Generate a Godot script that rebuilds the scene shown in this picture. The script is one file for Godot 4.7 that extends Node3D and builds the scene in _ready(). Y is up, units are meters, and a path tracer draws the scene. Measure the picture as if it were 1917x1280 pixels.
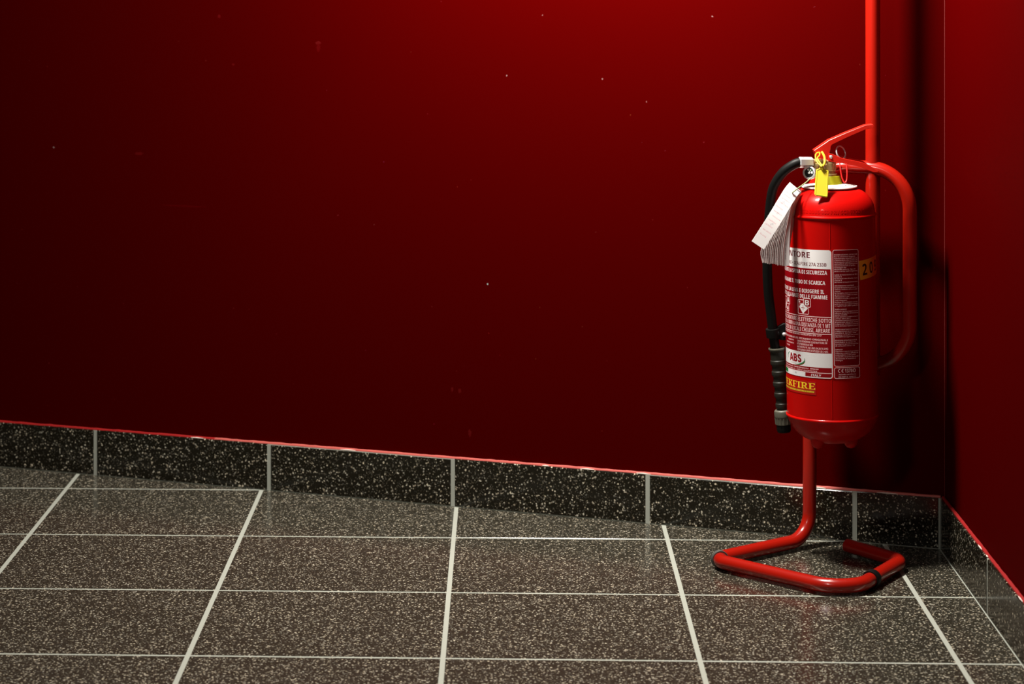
extends Node3D
# A red fire extinguisher on a tubular stand in the corner of a dark red room with a speckled stone floor.
# World: y up, metres. The camera stands at x = z = 0 and looks along -z. The back wall runs obliquely to it.

const FLOOR_GRID := Vector2(-1.0922, -5.6018)      # one joint crossing of the floor tiles (x, z)
const GRID_X := Vector2(0.99931, 0.03704)          # directions of the floor joints
const GRID_Z := Vector2(0.03704, -0.99931)
const SKIRT_START := Vector2(-0.66417, -5.31411)   # a joint at the foot of the back skirting
const ALONG := Vector2(0.92985, 0.36794)           # along the back wall, to the right
const OUT := Vector2(-0.36794, 0.92985)            # from the back wall into the room
const RIGHT_ALONG := Vector2(-0.03704, 0.99931)    # along the right wall, towards the camera
const RIGHT_OUT := Vector2(-0.99931, -0.03704)     # from the right wall into the room
const SKIRT_CORNER := Vector2(0.9708, -4.6670)
const SKIRT_DEPTH := 0.010
const SKIRT_HEIGHT := 0.0945
const WALL_RED := Color(0.236, 0.0, 0.001)
const ROOM_HEIGHT := 2.5

var rng := RandomNumberGenerator.new()
var mats := {}


func _ready() -> void:
	rng.seed = 11
	make_materials()
	set_camera_and_light()
	build_room()
	build_floor()
	build_skirting()
	build_stand()
	build_extinguisher()
	build_booklet()
	build_yellow_tag()


# ---------------------------------------------------------------- camera, exposure, lamps

func set_camera_and_light() -> void:
	var cam := Camera3D.new()
	cam.name = "camera"
	add_child(cam)
	cam.position = Vector3(0, 1.1185, 0)
	cam.projection = Camera3D.PROJECTION_FRUSTUM
	cam.near = 0.05
	cam.far = 50.0
	cam.size = 2.0 * 0.05 * 640.0 / 4749.3
	cam.frustum_offset = Vector2(0.05 * 186.5 / 4749.3, -0.05 * 750.28 / 4749.3)
	cam.current = true
	var attributes := CameraAttributesPhysical.new()
	attributes.frustum_focal_length = 89.0
	attributes.exposure_aperture = 6.0
	attributes.frustum_focus_distance = 4.5
	attributes.frustum_near = 0.05
	attributes.frustum_far = 50.0
	cam.attributes = attributes

	var env := Environment.new()
	env.background_mode = Environment.BG_COLOR
	env.background_color = Color(0, 0, 0)
	env.tonemap_mode = Environment.TONE_MAPPER_LINEAR
	env.tonemap_exposure = 1.0
	env.sdfgi_enabled = true
	env.ssao_enabled = true
	env.ssil_enabled = true
	var we := WorldEnvironment.new()
	we.name = "environment"
	we.environment = env
	add_child(we)

	pendant("small white dish pendant lamp hanging in front of the oblique red wall", Vector3(0.290, 1.785, -4.385), Vector3(0.200, 0.520, -4.940), 7.7)
	pendant("added fill light shaped as a small white dish pendant lamp, unseen, near the viewer, well before the extinguisher", Vector3(-0.700, 1.900, -2.000), Vector3(0.300, 0.300, -4.300), 1.1)


# a dish-shaded pendant; one hangs just above the picture, a weaker one is added on the viewer's side as fill light
func pendant(label: String, at: Vector3, aim: Vector3, energy: float) -> void:
	var t := thing("unseen_pendant_lamp", label, "lamp", at)
	var axis := (aim - at).normalized()
	var x := facing(Vector3.ZERO, -axis)
	var shade := Shape.new()
	shade.lathe([Vector2(0.0, 0.052), Vector2(0.05, 0.050), Vector2(0.115, 0.030), Vector2(0.150, 0.010), Vector2(0.152, 0.010), Vector2(0.118, 0.034), Vector2(0.052, 0.055), Vector2(0.0, 0.057)], 48, x)
	part("lamp_shade", shade, "white_metal", t)
	var disc := Shape.new()
	disc.lathe([Vector2(0, 0.022), Vector2(0.118, 0.022), Vector2(0.118, 0.014), Vector2(0.07, 0.007), Vector2(0, 0.004)], 36, x)
	part("glowing_diffuser", disc, "glow", t)
	var cord := Shape.new()
	cord.tube(PackedVector3Array([x * Vector3(0, 0.054, 0), x * Vector3(0, 0.07, 0) + Vector3(0, 0.02, 0), Vector3(0, 0.2, 0), Vector3(0, ROOM_HEIGHT - at.y, 0)]), 0.003, 8)
	part("cord", cord, "rubber", t)
	var s := SpotLight3D.new()
	s.name = "lamp_beam"
	s.light_color = Color(1.0, 0.98, 0.94)
	s.light_energy = energy
	s.light_size = 0.12
	s.spot_angle = 75.0
	s.spot_angle_attenuation = 0.2
	s.spot_range = 9.0
	s.spot_attenuation = 2.0
	s.shadow_enabled = true
	t.add_child(s, true)
	s.look_at_from_position(at + axis * 0.006, aim, Vector3(0, 0, -1))


# ---------------------------------------------------------------- shapes

class Shape:
	var v := PackedVector3Array()
	var uv := PackedVector2Array()

	func tri(a: Vector3, b: Vector3, c: Vector3, ua := Vector2(), ub := Vector2(), uc := Vector2()) -> void:
		v.append(a); v.append(b); v.append(c)
		uv.append(ua); uv.append(ub); uv.append(uc)

	func quad(a: Vector3, b: Vector3, c: Vector3, d: Vector3, ua := Vector2(), ub := Vector2(), uc := Vector2(), ud := Vector2()) -> void:
		tri(a, b, c, ua, ub, uc)
		tri(a, c, d, ua, uc, ud)

	# turns the closed piece that starts at corner number «first» so that its faces run clockwise seen from outside
	func close(first: int) -> void:
		var volume := 0.0
		var o := v[first]
		for i in range(first, v.size(), 3):
			volume += (v[i] - o).dot((v[i + 1] - o).cross(v[i + 2] - o))
		if volume > 0.0:
			for i in range(first, v.size(), 3):
				var p := v[i + 1]; v[i + 1] = v[i + 2]; v[i + 2] = p
				var q := uv[i + 1]; uv[i + 1] = uv[i + 2]; uv[i + 2] = q

	# profile of (radius, height) turned round the y axis of «where»; a ring when «loop»
	func lathe(profile: Array, sides := 48, where := Transform3D(), loop := false) -> void:
		var first := v.size()
		var n := profile.size()
		for k in sides:
			var a0 := TAU * k / sides
			var a1 := TAU * (k + 1) / sides
			for i in (n if loop else n - 1):
				var p: Vector2 = profile[i]
				var q: Vector2 = profile[(i + 1) % n]
				var a := where * Vector3(p.x * cos(a0), p.y, p.x * sin(a0))
				var b := where * Vector3(p.x * cos(a1), p.y, p.x * sin(a1))
				var c := where * Vector3(q.x * cos(a1), q.y, q.x * sin(a1))
				var d := where * Vector3(q.x * cos(a0), q.y, q.x * sin(a0))
				if p.x > 1e-6:
					tri(a, b, c)
				if q.x > 1e-6:
					tri(a, c, d)
		close(first)

	# round tube along a path
	func tube(path: PackedVector3Array, radius: float, sides := 20, loop := false, radii := PackedFloat32Array()) -> void:
		var first := v.size()
		var n := path.size()
		var rings := []
		var side := Vector3.ZERO
		for i in n:
			var t: Vector3
			if loop:
				t = (path[(i + 1) % n] - path[(i + n - 1) % n]).normalized()
			else:
				t = (path[mini(i + 1, n - 1)] - path[maxi(i - 1, 0)]).normalized()
			if side == Vector3.ZERO:
				side = t.cross(Vector3(0.31, 0.9, 0.17)).normalized()
			side = (side - t * side.dot(t)).normalized()
			var up := t.cross(side)
			var r := radii[i] if radii.size() else radius
			var ring := PackedVector3Array()
			for k in sides:
				var a := TAU * k / sides
				ring.append(path[i] + (side * cos(a) + up * sin(a)) * r)
			rings.append(ring)
		for i in (n if loop else n - 1):
			var p: PackedVector3Array = rings[i]
			var q: PackedVector3Array = rings[(i + 1) % n]
			for k in sides:
				var j := (k + 1) % sides
				quad(p[k], p[j], q[j], q[k])
		if not loop:
			for k in sides:
				var j := (k + 1) % sides
				tri(path[0], rings[0][j], rings[0][k])
				tri(path[n - 1], rings[n - 1][k], rings[n - 1][j])
		close(first)

	# outline in the x-y plane of «where», thick along its z from -depth to 0, both rims bevelled; uv is the outline's own x, y
	func extrude(outline: PackedVector2Array, depth: float, bevel := 0.0, where := Transform3D(), shift := Vector2.ZERO, back_bevel := true) -> void:
		var first := v.size()
		var poly := outline.duplicate()
		if Geometry2D.is_polygon_clockwise(poly):
			poly.reverse()
		var inner := inset(poly, bevel) if bevel > 0.0 else poly
		var levels := []
		if bevel > 0.0:
			levels.append([inner, 0.0]); levels.append([poly, -bevel])
			if back_bevel:
				levels.append([poly, -depth + bevel]); levels.append([inner, -depth])
			else:
				levels.append([poly, -depth])
		else:
			levels.append([poly, 0.0]); levels.append([poly, -depth])
		var n := poly.size()
		for l in levels.size() - 1:
			var a: PackedVector2Array = levels[l][0]
			var b: PackedVector2Array = levels[l + 1][0]
			for i in n:
				var j := (i + 1) % n
				quad(lift(a[i], levels[l][1], where), lift(a[j], levels[l][1], where), lift(b[j], levels[l + 1][1], where), lift(b[i], levels[l + 1][1], where), a[i] + shift, a[j] + shift, b[j] + shift, b[i] + shift)
		for e in [[levels[0], false], [levels[-1], true]]:
			var ring: PackedVector2Array = e[0][0]
			var idx := Geometry2D.triangulate_polygon(ring)
			for i in range(0, idx.size(), 3):
				var p := ring[idx[i]]
				var q := ring[idx[i + 1]]
				var r := ring[idx[i + 2]]
				if (q - p).cross(r - p) < 0.0:
					var s := q; q = r; r = s
				# sides above run outline-wise with the front seen from +z, so the front cap is reversed
				if e[1]:
					tri(lift(p, e[0][1], where), lift(q, e[0][1], where), lift(r, e[0][1], where), p + shift, q + shift, r + shift)
				else:
					tri(lift(p, e[0][1], where), lift(r, e[0][1], where), lift(q, e[0][1], where), p + shift, r + shift, q + shift)
		close(first)

	func lift(p: Vector2, z: float, where: Transform3D) -> Vector3:
		return where * Vector3(p.x, p.y, z)

	func inset(poly: PackedVector2Array, by: float) -> PackedVector2Array:
		var out := PackedVector2Array()
		var n := poly.size()
		for i in n:
			var e0 := (poly[i] - poly[(i + n - 1) % n]).normalized()
			var e1 := (poly[(i + 1) % n] - poly[i]).normalized()
			var n0 := Vector2(-e0.y, e0.x)
			var n1 := Vector2(-e1.y, e1.x)
			var m := (n0 + n1).normalized()
			out.append(poly[i] + m * minf(by / maxf(m.dot(n0), 0.3), by * 2.5))
		return out

	# a thin curved sheet through rows of points; uv runs 0..1 along columns and rows; it thickens away from its front
	func sheet(rows: Array, thickness: float) -> void:
		var first := v.size()
		var nr := rows.size()
		var nc: int = rows[0].size()
		var back := []
		for i in nr:
			var line := PackedVector3Array()
			for j in nc:
				var du: Vector3 = rows[i][mini(j + 1, nc - 1)] - rows[i][maxi(j - 1, 0)]
				var dv: Vector3 = rows[mini(i + 1, nr - 1)][j] - rows[maxi(i - 1, 0)][j]
				line.append(rows[i][j] + du.cross(dv).normalized() * thickness)
			back.append(line)
		for i in nr - 1:
			for j in nc - 1:
				var ua := Vector2(float(j) / (nc - 1), float(i) / (nr - 1))
				var ub := Vector2(float(j + 1) / (nc - 1), float(i) / (nr - 1))
				var uc := Vector2(float(j + 1) / (nc - 1), float(i + 1) / (nr - 1))
				var ud := Vector2(float(j) / (nc - 1), float(i + 1) / (nr - 1))
				quad(rows[i][j], rows[i][j + 1], rows[i + 1][j + 1], rows[i + 1][j], ua, ub, uc, ud)
				quad(back[i][j], back[i + 1][j], back[i + 1][j + 1], back[i][j + 1], ua, ud, uc, ub)
		for j in nc - 1:
			var t0 := Vector2(float(j) / (nc - 1), 0)
			quad(rows[0][j + 1], rows[0][j], back[0][j], back[0][j + 1], t0, t0, t0, t0)
			var t1 := Vector2(float(j) / (nc - 1), 1)
			quad(rows[nr - 1][j], rows[nr - 1][j + 1], back[nr - 1][j + 1], back[nr - 1][j], t1, t1, t1, t1)
		for i in nr - 1:
			var l := Vector2(0, float(i) / (nr - 1))
			quad(rows[i][0], rows[i + 1][0], back[i + 1][0], back[i][0], l, l, l, l)
			var r := Vector2(1, float(i) / (nr - 1))
			quad(rows[i + 1][nc - 1], rows[i][nc - 1], back[i][nc - 1], back[i + 1][nc - 1], r, r, r, r)
		close(first)

	# one mesh; edges sharper than «crease» degrees stay sharp
	func mesh(crease := 38.0) -> ArrayMesh:
		var faces := v.size() / 3
		var normal := PackedVector3Array()
		var around := {}
		for f in faces:
			var n := (v[f * 3 + 2] - v[f * 3]).cross(v[f * 3 + 1] - v[f * 3])
			normal.append(n)
			for k in 3:
				var key := Vector3i((v[f * 3 + k] * 2e5).round())
				if not around.has(key):
					around[key] = PackedInt32Array()
				around[key].append(f)
		var least := cos(deg_to_rad(crease))
		var unit := PackedVector3Array()
		for n in normal:
			unit.append(n.normalized())
		var normals := PackedVector3Array()
		normals.resize(v.size())
		for f in faces:
			for k in 3:
				var key := Vector3i((v[f * 3 + k] * 2e5).round())
				var sum := Vector3.ZERO
				for g in around[key]:
					if unit[g].dot(unit[f]) >= least:
						sum += normal[g]
				normals[f * 3 + k] = sum.normalized() if sum.length() > 0.0 else Vector3.UP
		var arrays := []
		arrays.resize(Mesh.ARRAY_MAX)
		arrays[Mesh.ARRAY_VERTEX] = v
		arrays[Mesh.ARRAY_NORMAL] = normals
		arrays[Mesh.ARRAY_TEX_UV] = uv
		var m := ArrayMesh.new()
		m.add_surface_from_arrays(Mesh.PRIMITIVE_TRIANGLES, arrays)
		return m


func part(called: String, shape: Shape, material: Variant, parent: Node, crease := 38.0) -> MeshInstance3D:
	var o := MeshInstance3D.new()
	o.name = called
	o.mesh = shape.mesh(crease)
	o.material_override = mats[material] if material is String else material
	o.cast_shadow = GeometryInstance3D.SHADOW_CASTING_SETTING_ON
	parent.add_child(o, true)
	if parent.get_child_count() > 1 and o.name != called:
		o.name = numbered(called, parent)
	return o


func numbered(called: String, parent: Node) -> String:
	var k := 1
	while parent.has_node("%s_%03d" % [called, k]):
		k += 1
	return "%s_%03d" % [called, k]


func thing(called: String, label: String, category: String, at := Vector3.ZERO, group := "") -> Node3D:
	var o := Node3D.new()
	o.name = called if not has_node(called) else numbered(called, self)
	add_child(o)
	o.position = at
	o.set_meta("label", label)
	o.set_meta("category", category)
	if group:
		o.set_meta("group", group)
	return o


func structure(called: String, shape: Shape, material: Variant, label: String, category: String) -> MeshInstance3D:
	var o := part(called, shape, material, self)
	o.set_meta("kind", "structure")
	o.set_meta("label", label)
	o.set_meta("category", category)
	return o


# a path with its corners rounded off
func fillet(corners: Array, radii: Array, steps := 10) -> PackedVector3Array:
	var out := PackedVector3Array([corners[0]])
	for i in range(1, corners.size() - 1):
		var p: Vector3 = corners[i]
		var a: Vector3 = (corners[i - 1] - p).normalized()
		var b: Vector3 = (corners[i + 1] - p).normalized()
		var half := a.angle_to(b) / 2.0
		var radius: float = radii[(i - 1) % radii.size()]
		var cut := minf(radius / tan(half), 0.48 * minf((corners[i - 1] - p).length(), (corners[i + 1] - p).length()))
		var r := cut * tan(half)
		var centre := p + (a + b).normalized() * (r / sin(half))
		var from := p + a * cut - centre
		var to := p + b * cut - centre
		for k in steps + 1:
			out.append(centre + from.slerp(to, float(k) / steps))
	out.append(corners[-1])
	return out


func smooth_path(points: Array, steps := 8) -> PackedVector3Array:
	var out := PackedVector3Array()
	for i in points.size() - 1:
		var p0: Vector3 = points[maxi(i - 1, 0)]
		var p3: Vector3 = points[mini(i + 2, points.size() - 1)]
		for k in steps:
			out.append(points[i].cubic_interpolate(points[i + 1], p0, p3, float(k) / steps))
	out.append(points[-1])
	return out


func facing(at: Vector3, axis: Vector3) -> Transform3D:
	var y := axis.normalized()
	var x := y.cross(Vector3(0.2, 0.1, 1)).normalized()
	return Transform3D(Basis(x, y, x.cross(y)), at)


func rect(a: Vector2, b: Vector2) -> PackedVector2Array:
	return PackedVector2Array([a, Vector2(b.x, a.y), b, Vector2(a.x, b.y)])


func flat(p: Vector2, y := 0.0) -> Vector3:
	return Vector3(p.x, y, p.y)


# ---------------------------------------------------------------- materials

func make_materials() -> void:
	mats.stone = plain(Color.WHITE, 0.18)
	mats.stone.metallic_specular = 0.4
	mats.stone.albedo_texture = speckle_texture(1024, 5, 28, 20, 42000, 0.70, 0.86)
	mats.stone.uv1_scale = Vector3(1.0 / 0.64, 1.0 / 0.64, 1)
	mats.skirt_stone = plain(Color.WHITE, 0.16)
	mats.skirt_stone.albedo_texture = speckle_texture(1024, 6, 12, 12, 24000, 0.76, 0.95)
	mats.skirt_stone.uv1_scale = Vector3(1.0 / 0.64, 1.0 / 0.64, 1)
	mats.grout = plain(Color8(150, 152, 142), 0.8)
	mats.wall = plain(WALL_RED, 0.55)
	mats.wall.metallic_specular = 0.06
	mats.wall_back = plain(Color.WHITE, 0.55)
	mats.wall_back.metallic_specular = 0.06
	mats.wall_back.albedo_texture = wall_texture()
	mats.wall_back.texture_repeat = false
	mats.wall_back.uv1_scale = Vector3(1.0 / 2.4, -1.0 / 1.2, 1)
	mats.wall_back.uv1_offset = Vector3(1.0, 1.0, 0)
	mats.ceiling = plain(Color8(150, 146, 140), 0.9)
	mats.edge_paint = plain(Color8(150, 24, 24), 0.5)
	mats.corner_paint = plain(Color8(100, 14, 14), 0.6)
	mats.lit_edge_paint = plain(Color8(186, 84, 76), 0.6)  # edge paint with the light on the ledge put into its colour
	mats.filler = plain(Color8(225, 200, 190), 0.7)
	mats.red_paint = plain(Color8(152, 20, 8), 0.25)
	mats.red_paint.clearcoat_enabled = true
	mats.red_paint.clearcoat = 0.5
	mats.red_paint.clearcoat_roughness = 0.08
	mats.bottle_paint = plain(Color8(170, 9, 6), 0.34)
	mats.bottle_paint.metallic_specular = 0.18
	mats.bottle_paint.clearcoat_enabled = true
	mats.bottle_paint.clearcoat = 0.12
	mats.bottle_paint.clearcoat_roughness = 0.1
	mats.lever_paint = plain(Color8(200, 30, 15), 0.38)
	mats.rubber = plain(Color8(13, 13, 12), 0.5)
	mats.rubber.metallic_specular = 0.28
	mats.sleeve_grey = plain(Color8(70, 70, 66), 0.6)
	mats.horn_grey = plain(Color8(84, 82, 70), 0.55)
	mats.horn_black = plain(Color8(34, 33, 27), 0.5)
	mats.horn_black.metallic_specular = 0.35
	mats.chrome = plain(Color8(222, 224, 226), 0.3)
	mats.chrome.metallic = 0.55
	mats.brass = plain(Color8(190, 170, 120), 0.3)
	mats.brass.metallic = 0.5
	mats.dial = plain(Color8(20, 22, 20), 0.4)
	mats.dial_white = plain(Color8(225, 228, 224), 0.5)
	mats.dial_green = plain(Color8(60, 130, 60), 0.5)
	mats.collar = plain(Color8(150, 148, 10), 0.45)
	mats.white_plastic = plain(Color8(235, 228, 222), 0.5)
	mats.white_metal = plain(Color8(215, 215, 212), 0.4)
	mats.yellow = plain(Color8(206, 184, 40), 0.45)
	mats.yellow.backlight_enabled = true
	mats.yellow.backlight = Color(0.25, 0.22, 0.02)
	mats.paper = plain(Color8(240, 236, 234), 0.8)
	mats.page = plain(Color8(236, 228, 226), 0.85)
	mats.page_darker = plain(Color8(196, 182, 180), 0.85)
	mats.string = plain(Color8(128, 136, 96), 0.9)
	mats.red_plastic = plain(Color8(190, 16, 14), 0.35)
	mats.ink = plain(Color8(90, 84, 84), 0.7)
	mats.glow = plain(Color8(255, 244, 224), 0.5)
	mats.glow.emission_enabled = true
	mats.glow.emission = Color(1.0, 0.98, 0.94)
	mats.glow.emission_energy_multiplier = 1.5


func plain(c: Color, rough: float) -> StandardMaterial3D:
	var m := StandardMaterial3D.new()
	m.albedo_color = c
	m.roughness = rough
	return m


# polished agglomerate: dark brown-grey ground with pale chips of many sizes
func speckle_texture(side: int, number: int, ground: int, grain: int, chips: int, dim_share: float, sized: float) -> ImageTexture:
	var r := RandomNumberGenerator.new()
	r.seed = number
	var px := PackedByteArray()
	px.resize(side * side * 3)
	for i in side * side:
		var g := ground + (r.randi() % grain)
		px[i * 3] = g + 4
		px[i * 3 + 1] = g + 1
		px[i * 3 + 2] = g - 6
	for n in chips:
		var big := r.randf()
		var size := (1.1 + 1.3 * r.randf() if big < 0.8 else 1.7 + 1.9 * r.randf()) * sized
		var tone := 45.0 + 55.0 * r.randf() if big < dim_share else 105.0 + 100.0 * r.randf()
		var warm := r.randf_range(-5.0, 9.0)
		var cx := r.randf() * side
		var cy := r.randf() * side
		var squash := r.randf_range(0.6, 1.0)
		var turn := r.randf() * PI
		var ca := cos(turn)
		var sa := sin(turn)
		var reach := int(ceil(size))
		for dy in range(-reach, reach + 1):
			for dx in range(-reach, reach + 1):
				var u := (dx * ca + dy * sa) / size
				var w := (-dx * sa + dy * ca) / (size * squash)
				if u * u + w * w > 1.0:
					continue
				var i := (posmod(int(cy) + dy, side) * side + posmod(int(cx) + dx, side)) * 3
				px[i] = int(clampf(tone + warm, 0, 255))
				px[i + 1] = int(clampf(tone * 0.955 + warm * 0.4, 0, 255))
				px[i + 2] = int(clampf(tone * 0.86 - warm * 0.3, 0, 255))
	return ImageTexture.create_from_image(Image.create_from_data(side, side, false, Image.FORMAT_RGB8, px))


# the back wall's paint with its chips and rubbed marks; 2.4 m leftwards from the corner by 1.2 m up from the floor
func wall_texture() -> ImageTexture:
	var w := 2048
	var h := 1024
	var im := Image.create(w, h, false, Image.FORMAT_RGB8)
	im.fill(WALL_RED)
	var r := RandomNumberGenerator.new()
	r.seed = 9
	# [metres left of the corner, metres above the floor, half width, half height, colour]
	var marks := [
		[1.261, 0.9130, 0.0060, 0.0030, Color8(79, 9, 10)], [1.2605, 0.9040, 0.0040, 0.0080, Color8(72, 3, 4)], [1.668, 0.6762, 0.0090, 0.0030, Color8(78, 6, 7)],
		[0.9708, 0.2305, 0.0022, 0.0050, Color8(79, 10, 10)], [0.9549, 0.2283, 0.0030, 0.0045, Color8(78, 9, 9)], [0.9335, 0.1463, 0.0032, 0.0070, Color8(79, 10, 10)],
		[0.8964, 0.4429, 0.0018, 0.0014, Color8(135, 158, 154)], [0.8562, 0.8545, 0.0016, 0.0016, Color8(126, 108, 108)], [0.7821, 0.9740, 0.0014, 0.0014, Color8(120, 93, 93)],
		[0.6598, 0.8522, 0.0015, 0.0014, Color8(123, 100, 100)], [1.4829, 0.9643, 0.0035, 0.0035, Color8(79, 7, 8)], [1.4513, 0.8660, 0.0024, 0.0024, Color8(78, 6, 7)],
		[1.8711, 0.6835, 0.0018, 0.0016, Color8(127, 108, 108)], [0.4407, 0.9757, 0.0014, 0.0014, Color8(123, 100, 100)], [1.5626, 0.5711, 0.0500, 0.0016, Color8(69, 1, 2)],
		[0.5707, 0.8097, 0.0012, 0.0012, Color8(115, 79, 79)], [1.1381, 0.5499, 0.0012, 0.0012, Color8(84, 31, 31)],
	]
	for k in 70:
		marks.append([r.randf() * 2.3, 0.12 + r.randf() * 1.0, 0.0006 + 0.0008 * r.randf(), 0.0006 + 0.0007 * r.randf(), Color8(74 + r.randi() % 24, 8 + r.randi() % 24, 9 + r.randi() % 24)])
	for m in marks:
		var cx: float = (1.0 - m[0] / 2.4) * w
		var cy: float = (1.0 - m[1] / 1.2) * h
		var rx: float = m[2] / 2.4 * w
		var ry: float = m[3] / 1.2 * h
		for y in range(int(cy - ry - 1), int(cy + ry + 2)):
			for x in range(int(cx - rx - 1), int(cx + rx + 2)):
				if x < 0 or y < 0 or x >= w or y >= h:
					continue
				var d := Vector2((x - cx) / maxf(rx, 0.7), (y - cy) / maxf(ry, 0.7)).length() + r.randf_range(-0.25, 0.25)
				if d < 1.0:
					im.set_pixel(x, y, m[4])
	return ImageTexture.create_from_image(im)


# ---------------------------------------------------------------- room

func meet(p: Vector2, d: Vector2, q: Vector2, e: Vector2) -> Vector2:
	return Geometry2D.line_intersects_line(p, d, q, e)


func room_corners(inset_by := 0.0) -> Array:
	var back := SKIRT_START - OUT * (SKIRT_DEPTH - inset_by)
	var right := SKIRT_CORNER - RIGHT_OUT * (SKIRT_DEPTH - inset_by)
	var c := meet(back, ALONG, right, RIGHT_ALONG)
	var l := meet(back, ALONG, Vector2(-3.2, 0), Vector2(0, 1))
	var rear := meet(right, RIGHT_ALONG, Vector2(0, 1.6), Vector2(1, 0))
	return [l, c, rear, Vector2(-3.2, 1.6)]


func build_room() -> void:
	var k := room_corners()
	var named := ["back", "right", "rear", "left"]
	var told := ["oblique dark red painted wall behind the extinguisher, lit from above", "dark red painted wall on the right of the extinguisher corner", "red wall behind the camera", "red wall far to the left"]
	for i in 4:
		var a: Vector2 = k[i]
		var b: Vector2 = k[(i + 1) % 4]
		var d := (b - a).normalized()
		var inwards := Vector2(-d.y, d.x)
		if i == 0:
			inwards = OUT
		var at := Transform3D(Basis(flat(d), Vector3.UP, flat(inwards)), flat(b))
		if at.basis.determinant() < 0:
			at.basis.z = -at.basis.z
		var s := Shape.new()
		var length := a.distance_to(b)
		var depth := 0.15
		if at.basis.z.dot(flat(Vector2(-1.1, -1.5) - b)) < 0:
			at.origin -= at.basis.z * 0.0
			depth = -0.15
		s.extrude(rect(Vector2(-length - (0.0 if i == 0 else 0.1), 0), Vector2(0.0 if i == 0 else 0.1, ROOM_HEIGHT)), depth, 0.0, at)
		structure("wall_" + named[i], s, "wall_back" if i == 0 else "wall", told[i], "wall")
	var bead := Shape.new()
	bead.tube(PackedVector3Array([flat(k[1] + (OUT + RIGHT_OUT) * 0.0003, SKIRT_HEIGHT), flat(k[1] + (OUT + RIGHT_OUT) * 0.0003, 1.2), flat(k[1] + (OUT + RIGHT_OUT) * 0.0003, ROOM_HEIGHT)]), 0.0007, 8)
	structure("trim_1", bead, "corner_paint", "thin painted bead down the inner corner of the two red walls", "corner bead")
	var lid := Shape.new()
	lid.extrude(rect(Vector2(-3.5, -1.9), Vector2(1.4, 6.8)), 0.1, 0.0, Transform3D(Basis(Vector3.RIGHT, Vector3.FORWARD, Vector3.UP), Vector3(0, ROOM_HEIGHT + 0.1, 0)))
	structure("ceiling", lid, "ceiling", "plain pale ceiling above the red room", "ceiling")


func build_floor() -> void:
	var base := Shape.new()
	base.extrude(rect(Vector2(-3.5, -1.9), Vector2(1.4, 6.8)), 0.1, 0.0, Transform3D(Basis(Vector3.RIGHT, Vector3.FORWARD, Vector3.UP), Vector3(0, -0.0006, 0)))
	var fl := structure("floor", base, "grout", "polished dark speckled stone floor in square tiles with pale grout joints", "floor")
	var room := PackedVector2Array()
	for c in room_corners(SKIRT_DEPTH + 0.0012):
		room.append(c)
	var grid := Transform2D(GRID_X, GRID_Z, FLOOR_GRID)
	var half_gap := 0.0040
	for i in range(-6, 7):
		for j in range(-2, 19):
			var square := PackedVector2Array([grid * Vector2(i * 0.4 + half_gap, -j * 0.4 + half_gap), grid * Vector2((i + 1) * 0.4 - half_gap, -j * 0.4 + half_gap), grid * Vector2((i + 1) * 0.4 - half_gap, -(j - 1) * 0.4 - half_gap), grid * Vector2(i * 0.4 + half_gap, -(j - 1) * 0.4 - half_gap)])
			for piece in Geometry2D.intersect_polygons(square, room):
				var outline := PackedVector2Array()
				for p in piece:
					outline.append(Vector2(p.x, -p.y))
				var clean := PackedVector2Array()
				for n in outline.size():
					if outline[n].distance_to(outline[(n + 1) % outline.size()]) > 0.002:
						clean.append(outline[n])
				if clean.size() < 3:
					continue
				var s := Shape.new()
				s.extrude(clean, 0.008, 0.0006, Transform3D(Basis(Vector3.RIGHT, Vector3.FORWARD, Vector3.UP), Vector3.ZERO), Vector2(rng.randf(), rng.randf()), false)
				part("tile", s, "stone", fl, 20.0)


func skirting_run(parent: Node, start: Vector2, d: Vector2, inwards: Vector2, joints: Array) -> void:
	var at := Transform3D(Basis(flat(d), Vector3.UP, flat(inwards)), flat(start))
	if at.basis.determinant() < 0:   # the run goes leftwards along its wall
		at = Transform3D(Basis(-flat(d), Vector3.UP, flat(inwards)), flat(start))
	var sign := 1.0 if at.basis.x.dot(flat(d)) > 0 else -1.0
	for k in joints.size() - 1:
		var s := Shape.new()
		s.extrude(rect(Vector2(sign * (joints[k] + 0.0038), 0.0005), Vector2(sign * (joints[k + 1] - 0.0038), SKIRT_HEIGHT - 0.002 * rng.randf())), SKIRT_DEPTH - 0.0005, 0.0012, at, Vector2(rng.randf(), rng.randf()), false)
		part("tile", s, "skirt_stone", parent, 20.0)


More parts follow.
